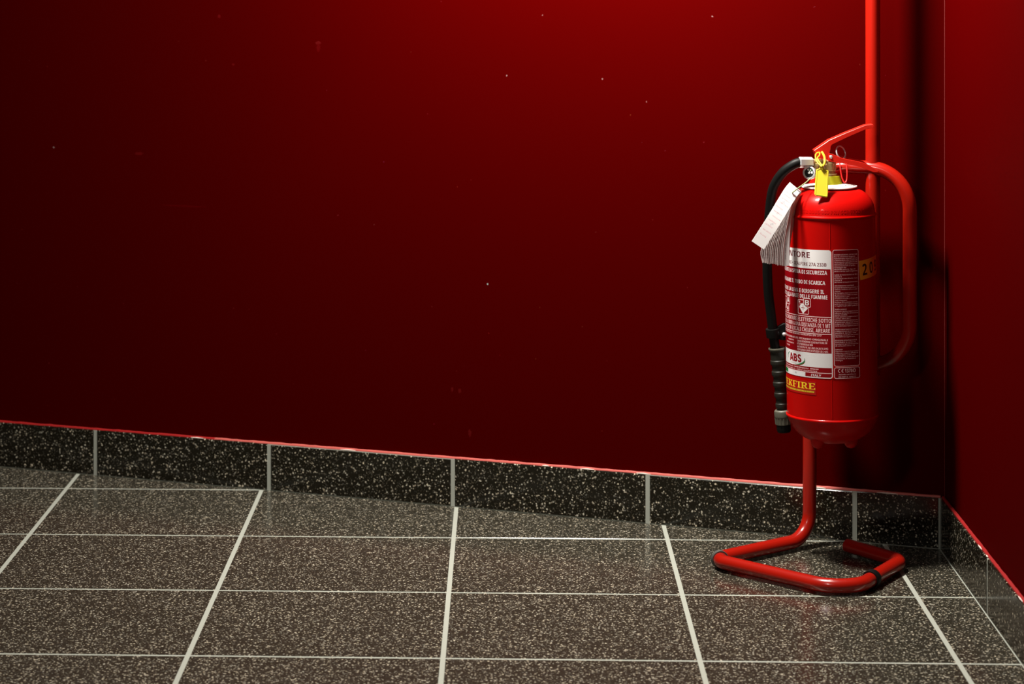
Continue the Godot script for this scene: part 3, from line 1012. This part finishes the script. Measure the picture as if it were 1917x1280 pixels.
func build_label(can: Node) -> void:
	var scale := 6.0
	var wide := 225.5
	var tall := 228.5
	var red := Color8(132, 2, 12)
	var white := Color8(226, 222, 222)
	var pink := Color8(232, 200, 200)
	var ink := Color8(92, 10, 22)
	var im := Image.create(int(wide * scale), int(tall * scale), false, Image.FORMAT_RGB8)
	im.fill(Color8(170, 9, 6))
	# main panel: 0 .. 175.4, its right edge faces the camera; the column to its right: 177 .. 224.5
	var edge := 174.5
	round_frame(im, scale, 0, 1.0, edge, 228.3, 5.0, 1.7, white, red)
	round_frame(im, scale, 0, 1.0, edge, 34.0, 5.0, 1.7, white, white)
	box_mm(im, scale, 0.0, 26.0, edge, 34.8, white)
	var at := func(degrees: float) -> float: return edge + degrees * 1.4137
	print_text(im, scale, "ESTINTORE", at.call(-27.5), 15.8, 10.2, ink, "sans_bold", 83.0, "right")
	print_text(im, scale, "A POLVERE • SEALFIRE 27A 233B", at.call(-6.2), 30.0, 5.9, ink, "sans_bold", 113.0, "right")
	print_text(im, scale, "1 TOGLIERE LA SPINA DI SICUREZZA", at.call(-5.5), 44.6, 6.9, white, "sans_bold", 127.0, "right")
	print_text(im, scale, "2 IMPUGNARE IL TUBO DI SCARICA", at.call(-8.0), 62.6, 6.9, white, "sans_bold", 124.0, "right")
	print_text(im, scale, "3 PREMERE LA LEVA E DIRIGERE IL", at.call(-9.5), 78.2, 6.9, white, "sans_bold", 122.0, "right")
	print_text(im, scale, "GETTO ALLA BASE DELLE FIAMME", at.call(-5.5), 88.0, 6.9, white, "sans_bold", 120.0, "right")
	# class pictograms A and B
	for e in [[at.call(-84.0), "A"], [at.call(-47.0), "B"]]:
		var x: float = e[0]
		round_frame(im, scale, x, 91.0, x + 24.0, 117.0, 2.0, 1.1, pink)
		round_frame(im, scale, x + 13.0, 88.0, x + 28.0, 104.0, 2.0, 1.1, pink, red)
		print_text(im, scale, e[1], x + 20.6, 100.5, 9.4, white, "sans_bold", 8.5, "centre")
		if e[1] == "B":
			poly_mm(im, scale, [Vector2(x + 3, 104), Vector2(x + 10, 97), Vector2(x + 22.5, 106), Vector2(x + 12, 116)], white)
			poly_mm(im, scale, [Vector2(x + 11.6, 101), Vector2(x + 12.6, 101), Vector2(x + 12.8, 110), Vector2(x + 11.8, 110)], red)
			poly_mm(im, scale, [Vector2(x + 8, 105), Vector2(x + 16.5, 105.2), Vector2(x + 16.5, 106.2), Vector2(x + 8, 106)], red)
			poly_mm(im, scale, [Vector2(x + 3, 93), Vector2(x + 6, 94.5), Vector2(x + 5, 97), Vector2(x + 7, 99), Vector2(x + 4.5, 101), Vector2(x + 5, 98), Vector2(x + 3, 96)], pink)
		else:
			poly_mm(im, scale, [Vector2(x + 3, 113), Vector2(x + 7, 98), Vector2(x + 10, 104), Vector2(x + 12, 93), Vector2(x + 13, 104), Vector2(x + 9, 113)], pink)
			poly_mm(im, scale, [Vector2(x + 13, 114), Vector2(x + 15, 107), Vector2(x + 18, 111), Vector2(x + 20, 106), Vector2(x + 22, 114)], pink)
	box_mm(im, scale, 2, 119.2, edge - 1, 120.6, pink)
	print_text(im, scale, "SU APPARECCHIATURE ELETTRICHE SOTTO", at.call(-1.3), 129.4, 7.0, pink, "sans_bold", 145.0, "right")
	print_text(im, scale, "TENSIONE FINO A 1000V A UNA DISTANZA DI 1 MT", at.call(-2.2), 138.3, 7.0, pink, "sans_bold", 153.0, "right")
	print_text(im, scale, "DOPO L'UTILIZZO IN LOCALI CHIUSI, AREARE", at.call(-3.0), 147.3, 7.0, pink, "sans_bold", 150.0, "right")
	box_mm(im, scale, 2, 149.4, edge - 1, 150.8, pink)
	print_text(im, scale, "CONFORME ALLA NORMA EUROPEA EN 3/7", at.call(-13.5), 154.4, 3.0, pink, "sans_bold", 108.0, "right")
	print_text(im, scale, "UTILIZZARE ELEMENTI DI RICAMBIO ORIGINALI", at.call(-5.5), 161.8, 3.2, pink, "sans_bold", 124.0, "right")
	var block := ["OMOLOGAZIONE COSTRUTTORE 08", "ESTINTORE MODELLO UE60", "MATRICOLA N. Rif. 2021.04.24.10.2013", "TEMPERATURE LIMITI DI UTILIZZO -20 C +60 C"]
	var ends := [-6.5, -25.0, -5.5, -5.5]
	for i in 4:
		var l: float = at.call(-49.0)
		print_text(im, scale, block[i], l, 167.2 + i * 5.1, 3.4, pink, "sans_bold", at.call(ends[i]) - l)
	print_text(im, scale, "PRODOTTO", at.call(-56.0), 167.0, 2.6, pink, "sans_bold", 20.0, "right")
	print_text(im, scale, "ESTINGUENTE", at.call(-56.0), 172.5, 2.6, pink, "sans_bold", 30.0, "right")
	print_text(im, scale, "POLVERE", at.call(-66.0), 178.0, 2.6, pink, "sans_bold", 16.0, "right")
	# white band with the maker's oval mark
	box_mm(im, scale, 1.0, 184.0, edge, 209.6, white)
	var mark := Vector2(at.call(-54.5), 197.2)
	arc_mm(im, scale, mark + Vector2(-2, -1.5), 22.0, 9.5, 150, 235, 1.6, Color8(60, 120, 90))
	arc_mm(im, scale, mark + Vector2(3, 1.0), 22.0, 10.0, -20, 100, 2.2, Color8(40, 110, 60))
	arc_mm(im, scale, mark + Vector2(4, 1.5), 22.5, 11.0, 10, 110, 0.8, Color8(170, 30, 40))
	for o in [Vector2(-0.5, 0), Vector2(0.5, 0), Vector2(0, 0.5), Vector2(0, -0.4)]:
		print_text(im, scale, "ABS", mark.x + 1.0 + o.x, 203.0 + o.y, 13.5, Color8(140, 6, 20), "sans_bold", 33.0, "centre", -0.12)
	print_text(im, scale, "estintori", mark.x - 4.0, 207.0, 1.8, Color8(150, 120, 120), "sans", 18.0, "centre")
	print_text(im, scale, "ABS antincendio srl  24040 Bergamo  Milano", at.call(-18.0), 213.6, 2.4, pink, "sans_bold", 104.0, "right", 0.2)
	print_text(im, scale, "www.antincendio.it  info e assistenza", at.call(-20.0), 217.4, 2.3, pink, "sans_bold", 100.0, "right", 0.2)
	box_mm(im, scale, 1.0, 218.6, edge, 219.8, pink)
	box_mm(im, scale, 20.0, 219.8, at.call(-73.0), 227.0, Color8(10, 118, 50))
	box_mm(im, scale, at.call(-73.0), 219.8, at.call(-36.0), 227.4, white)
	print_text(im, scale, "N", at.call(-52.5), 224.6, 3.0, Color8(110, 100, 110), "sans_bold", 2.6, "centre")
	print_text(im, scale, "ITALY", at.call(-21.5), 225.8, 4.2, white, "sans_bold", 19.0, "centre", 0.12)
	# column of small print
	var cl := 176.6
	round_frame(im, scale, cl, 0.2, 225.3, 206.6, 4.0, 1.0, pink, Color8(120, 2, 12))
	var lines := ["*DENOMINAZIONE DEL COSTRUTTORE", "Per la sicurezza leggere", "il presente testo e conservarlo con cura", "e provvedere alla verifica di", "funzionamento come prescritto dal", "costruttore alla consegna o", "successivamente al primo", "montaggio del", "modello serie N. Tipo di", "peso e carica (vedi targhetta)", "",
		"*CLASSE DI FUOCO IDONEA AL TIPO", "*Classe A", "Per incendi di materiali solidi e legno", "*Classe B", "Per incendi di liquidi infiammabili", "",
		"*INFORMAZIONI SANITARIE", "Evitare di inalare la polvere e il", "fumo in ambienti chiusi o poco", "areati", "Se il prodotto viene a contatto con", "gli occhi lavare subito con acqua", "abbondante e poi", "consultare un medico al bisogno del", "caso sospetto.", "In caso di contatto con la", "pelle lavare con acqua e sapone", "e togliere gli abiti sporchi", "",
		"*INSTALLAZIONE", "Estintore a parete a supporto di una", "altezza di facile accesso in", "modo visibile.", "Evitare esposizione a umidita e a fonti di", "calore oltre 60 C.", "Controllare la posizione dell'indicatore", "di pressione nel campo verde", "trasportare, installare come da", "norma di sicurezza vigente in materia", "",
		"*SERVIZIO MANUTENZIONE ORDINARIO", "e obbligatorio ogni sei mesi come per", "decreto N. del Min. 1983", "Revisione e collaudo come norma", "UNI 9994 in vigore ora", "",
		"*REVISIONE ESTINTORE NORMA", "Sostituire la carica al", "termine del periodo di anni 3 e", "di collaudo entro i 12", "",
		"*GARANZIA", "Il prodotto e coperto da garanzia di", "fabbrica contro difetti di", "costruzione e dei pezzi", "sostituibili, dal primo giorno del", "documento di acquisto a", "consegna"]
	var pitch := 190.0 / lines.size()
	for i in lines.size():
		var head: bool = lines[i].begins_with("*")
		var words: String = lines[i].trim_prefix("*")
		var room := 43.0 if words.length() > 26 else words.length() * 1.62
		print_text(im, scale, words, cl + 2.8, 10.2 + i * pitch, 2.1 if head else 1.9, pink, "sans_bold", room)
	round_frame(im, scale, cl, 208.4, 225.3, 228.4, 4.0, 1.0, pink, Color8(120, 2, 12))
	arc_c(im, scale, Vector2(cl + 10.5, 214.4), 3.4, false, pink)
	arc_c(im, scale, Vector2(cl + 16.5, 214.4), 3.4, true, pink)
	print_text(im, scale, "1370", cl + 19.0, 217.6, 6.6, pink, "sans_bold", 14.5)
	round_frame(im, scale, cl + 34.5, 211.0, cl + 39.5, 217.8, 2.4, 1.3, pink)
	print_text(im, scale, "Azienda certificata", cl + 24.0, 222.0, 2.2, pink, "sans_bold", 32.0, "centre")
	print_text(im, scale, "ISO 9001 N. 1998/012", cl + 24.0, 226.2, 2.2, pink, "sans_bold", 33.0, "centre")
	var s := wrapped(-122.0, 37.5, 0.1280, 0.3565, R + 0.0004)
	var o := part("label", s, printed(im), can, 30.0)
	o.set_meta("label", "white and dark red printed instruction label in Italian")


# the round letters of the conformity mark: an open arc, the second with a middle bar
func arc_c(im: Image, scale: float, centre: Vector2, radius: float, bar: bool, ink: Color) -> void:
	for y in range(int((centre.y - radius) * scale), int((centre.y + radius) * scale) + 1):
		for x in range(int((centre.x - radius) * scale), int(centre.x * scale) + 1):
			var d := Vector2(x + 0.5, y + 0.5) / scale - centre
			var l := d.length()
			if (l < radius and l > radius - 1.1) or (bar and absf(d.y) < 0.5 and l < radius and d.x < -0.4):
				im.set_pixel(x, y, ink)


func build_stickers(can: Node) -> void:
	var im := Image.create(384, 216, false, Image.FORMAT_RGB8)
	im.fill(Color8(222, 158, 40))
	for i in 3:
		print_text(im, 6.0, "209"[i], 12.5 + i * 19.6, 28.6, 21.5, Color8(24, 16, 14), "sans_bold", 11.5, "centre")
	var number := part("number_sticker", wrapped(38.8, 84.0, 0.3035, 0.3375, R + 0.0006, 0.09), printed(im, 0.5), can, 30.0)
	number.set_meta("label", "tilted yellow sticker with black digits")
	im = Image.create(720, 144, false, Image.FORMAT_RGB8)
	im.fill(Color8(170, 9, 6))
	print_text(im, 6.0, "TEKFIRE", 118.5, 14.0, 11.2, Color8(236, 200, 40), "serif_bold", 99.0, "right")
	box_mm(im, 6.0, 19.0, 16.4, 117.0, 20.6, Color8(150, 96, 12))
	print_text(im, 6.0, "prodotti e servizi antincendio", 116.0, 19.6, 2.6, Color8(250, 214, 60), "sans_bold", 96.0, "right")
	var maker := part("maker_sticker", wrapped(-105.0, -20.1, 0.0975, 0.1215, R + 0.0004), printed(im, 0.4), can, 30.0)
	maker.set_meta("label", "yellow serif lettering on the red cylinder")


# raised stamped characters round the shoulder
func stamp_shoulder(can: Node) -> void:
	var tm := text_mesh("UNO CTZ 30U6 060 PRV SCR 97 23 PS", "sans_bold")
	tm.depth = 0.06
	tm.curve_step = 6.0
	var arrays := tm.get_mesh_arrays()
	var pts: PackedVector3Array = arrays[Mesh.ARRAY_VERTEX]
	var idx: PackedInt32Array = arrays[Mesh.ARRAY_INDEX] if arrays[Mesh.ARRAY_INDEX] != null else PackedInt32Array(range(pts.size()))
	var box := tm.get_aabb()
	var s := Shape.new()
	var k := deg_to_rad(104.0) / box.size.x
	var up := 0.0062 / box.size.y
	for i in range(0, idx.size(), 3):
		var q := []
		for j in 3:
			var p := pts[idx[i + j]]
			var a := deg_to_rad(FRONT - 54.0) + (p.x - box.position.x) * k
			var h := (p.y - box.position.y) * up
			var r := 0.0800 - h * 0.18 + p.z * 0.012
			q.append(Vector3(sin(a) * r, 0.4195 + h, cos(a) * r))
		s.tri(q[0], q[1], q[2])
	part("stamped_characters", s, "bottle_paint", can, 30.0)


# grey print on the flat of the neck ring
func ring_marks(ring: Node) -> void:
	var tm := text_mesh("COLLAUDO", "sans_bold")
	var arrays := tm.get_mesh_arrays()
	var pts: PackedVector3Array = arrays[Mesh.ARRAY_VERTEX]
	var idx: PackedInt32Array = arrays[Mesh.ARRAY_INDEX] if arrays[Mesh.ARRAY_INDEX] != null else PackedInt32Array(range(pts.size()))
	var box := tm.get_aabb()
	for turn in [52.0, -62.0]:
		var s := Shape.new()
		for i in range(0, idx.size(), 3):
			var q := []
			for j in 3:
				var p := pts[idx[i + j]]
				var a := deg_to_rad(FRONT + turn) + (p.x - box.position.x) / box.size.x * deg_to_rad(42.0)
				var r := 0.047 - (p.y - box.position.y) / box.size.y * 0.009
				q.append(Vector3(sin(a) * r, 0.46255 + (0.0492 - r) * 0.146 + 0.0002, cos(a) * r))
			s.tri(q[0], q[1], q[2])
		part("ring_print", s, "ink", ring)


# ---------------------------------------------------------------- things that hang on it

func strip(centre: Array, across: Array, width: float, thickness: float) -> Shape:
	var path := smooth_path(centre, 6)
	var s := Shape.new()
	var rows := []
	for i in path.size():
		var f := float(i) / (path.size() - 1) * (across.size() - 1)
		var a: Vector3 = across[int(f)].lerp(across[mini(int(f) + 1, across.size() - 1)], f - int(f)).normalized()
		var line := PackedVector3Array()
		for j in 4:
			line.append(path[i] + a * width * (j / 3.0 - 0.5))
		rows.append(line)
	s.sheet(rows, thickness)
	return s


func build_booklet() -> void:
	var t := thing("inspection_booklet", "white paper inspection booklet with fanned pages hanging on a string beside the pressure gauge", "tag", BOTTLE_AT)
	t.rotation.z = BOTTLE_LEAN
	var im := Image.create(160, 800, false, Image.FORMAT_RGB8)
	im.fill(Color8(250, 248, 248))
	var r := RandomNumberGenerator.new()
	r.seed = 4
	for i in 15:
		print_text(im, 6.0, ["cartellino", "data controllo", "firma", "estintore n.", "revisione", "scadenza"][i % 6], 3.0 + r.randf() * 3.0, 14.0 + i * 7.2, 2.0, Color8(222, 150, 160), "sans", 13.0 + r.randf() * 6.0)
	box_mm(im, 6.0, 5.0, 11.0, 9.0, 12.4, Color8(60, 30, 40))
	for k in 3:
		var p := Vector2(9.0 + k * 1.5, 62.0 + k * 17.0)
		for i in 9:
			var q := p + Vector2(i * 0.55, sin(i * 1.9) * 1.3 - i * 0.2)
			box_mm(im, 6.0, q.x, q.y, q.x + 0.7, q.y + 0.5, Color8(90, 84, 110))
	var card := strip([Vector3(-0.0690, 0.4660, 0.0520), Vector3(-0.0820, 0.4530, 0.0640), Vector3(-0.1130, 0.4120, 0.0900), Vector3(-0.1450, 0.3695, 0.1090)], [Vector3(0.75, -0.64, -0.15), Vector3(0.80, -0.58, -0.15), Vector3(0.81, -0.57, -0.15)], 0.0268, 0.0003)
	part("top_card", card, printed(im, 0.8), t, 30.0)
	for i in 13:
		var f := i / 12.0
		var foot := Vector3(lerpf(-0.1335, -0.0965, f), lerpf(0.3345, 0.3268, f) + r.randf_range(-0.0012, 0.0012), lerpf(0.0760, 0.0620, f))
		var knee := Vector3(lerpf(-0.1345, -0.0935, f), lerpf(0.3590, 0.3640, f), lerpf(0.0730, 0.0600, f))
		var mid := Vector3(lerpf(-0.1080, -0.0830, f), lerpf(0.4040, 0.4130, f), lerpf(0.0620, 0.0560, f))
		var page := strip([Vector3(-0.0700, 0.4620, 0.0520), mid, knee, foot], [Vector3(0.62, -0.2, -0.78), Vector3(0.62, 0.0, -0.78)], 0.0240, 0.0003)
		page_shift(page, Vector3(0.0085, 0, -0.0100))
		part("page", page, ["page", "page_darker", "page"][i % 3], t, 30.0)  # every third page in a darker tone, so neighbours stand apart
	var cover := strip([Vector3(-0.0640, 0.4600, 0.0530), Vector3(-0.0745, 0.4440, 0.0520), Vector3(-0.0830, 0.4200, 0.0530), Vector3(-0.0880, 0.3700, 0.0560), Vector3(-0.0890, 0.3262, 0.0580)], [Vector3(0.8, -0.5, -0.1), Vector3(0.95, -0.1, -0.1), Vector3(0.98, 0, -0.1)], 0.0135, 0.0004)
	var back := Image.create(80, 800, false, Image.FORMAT_RGB8)
	back.fill(Color8(236, 232, 232))
	for i in 9:
		box_mm(back, 6.0, 6.2, 52.0 + i * 8.0, 6.8, 57.0 + i * 8.0 + r.randf() * 2.0, Color8(120, 110, 120))
	part("back_cover", cover, printed(back, 0.8), t, 30.0)
	var cord := Shape.new()
	cord.tube(smooth_path([Vector3(-0.0395, 0.4790, 0.0360), Vector3(-0.0500, 0.4725, 0.0480), Vector3(-0.0640, 0.4650, 0.0590), Vector3(-0.0765, 0.4560, 0.0612)]), 0.0011, 8)
	part("string", cord, "string", t, 60.0)


func page_shift(s: Shape, by: Vector3) -> void:
	for i in s.v.size():
		s.v[i] += by


func build_yellow_tag() -> void:
	var t := thing("seal_tag", "small yellow plastic seal tag looped round the lever of the extinguisher", "tag", BOTTLE_AT)
	t.rotation.z = BOTTLE_LEAN
	var at := Transform3D(Basis(), Vector3(-0.0245, 0.4755, 0.0640))
	at.basis = Basis(Vector3(1, 0, 0), -0.30)
	var s := Shape.new()
	var o := PackedVector2Array()
	for p in [Vector2(-0.0020, 0.0285), Vector2(0.0048, 0.0275), Vector2(0.0068, 0.0235), Vector2(0.0135, 0.0198), Vector2(0.0142, 0.0170), Vector2(0.0098, -0.0262), Vector2(0.0082, -0.0285), Vector2(-0.0118, -0.0250), Vector2(-0.0138, -0.0225), Vector2(-0.0083, 0.0205), Vector2(-0.0070, 0.0228), Vector2(-0.0020, 0.0245)]:
		o.append(p)
	s.extrude(o, 0.0014, 0.0004, at)
	part("plate", s, "yellow", t, 25.0)
	var lines := Shape.new()
	var rim := PackedVector3Array()
	for p in s.inset(_ccw(o), 0.0018):
		rim.append(at * Vector3(p.x, p.y, 0.0001))
	lines.tube(rim, 0.0005, 6, true)
	part("raised_rim", lines, "yellow", t)
	var loops := Shape.new()
	loops.tube(smooth_path([Vector3(-0.0235, 0.5020, 0.0615), Vector3(-0.0300, 0.5100, 0.0520), Vector3(-0.0300, 0.5190, 0.0360), Vector3(-0.0250, 0.5225, 0.0200), Vector3(-0.0190, 0.5230, 0.0150), Vector3(-0.0215, 0.5180, 0.0240), Vector3(-0.0270, 0.5150, 0.0380), Vector3(-0.0245, 0.5080, 0.0520), Vector3(-0.0222, 0.5030, 0.0610)]), 0.00125, 10)
	loops.tube(smooth_path([Vector3(-0.0215, 0.5020, 0.0610), Vector3(-0.0165, 0.5080, 0.0520), Vector3(-0.0145, 0.5160, 0.0400), Vector3(-0.0138, 0.5205, 0.0230), Vector3(-0.0150, 0.5240, 0.0150)]), 0.0020, 10)
	part("tie_loop", loops, "yellow", t, 60.0)


func _ccw(p: PackedVector2Array) -> PackedVector2Array:
	var q := p.duplicate()
	if Geometry2D.is_polygon_clockwise(q):
		q.reverse()
	return q
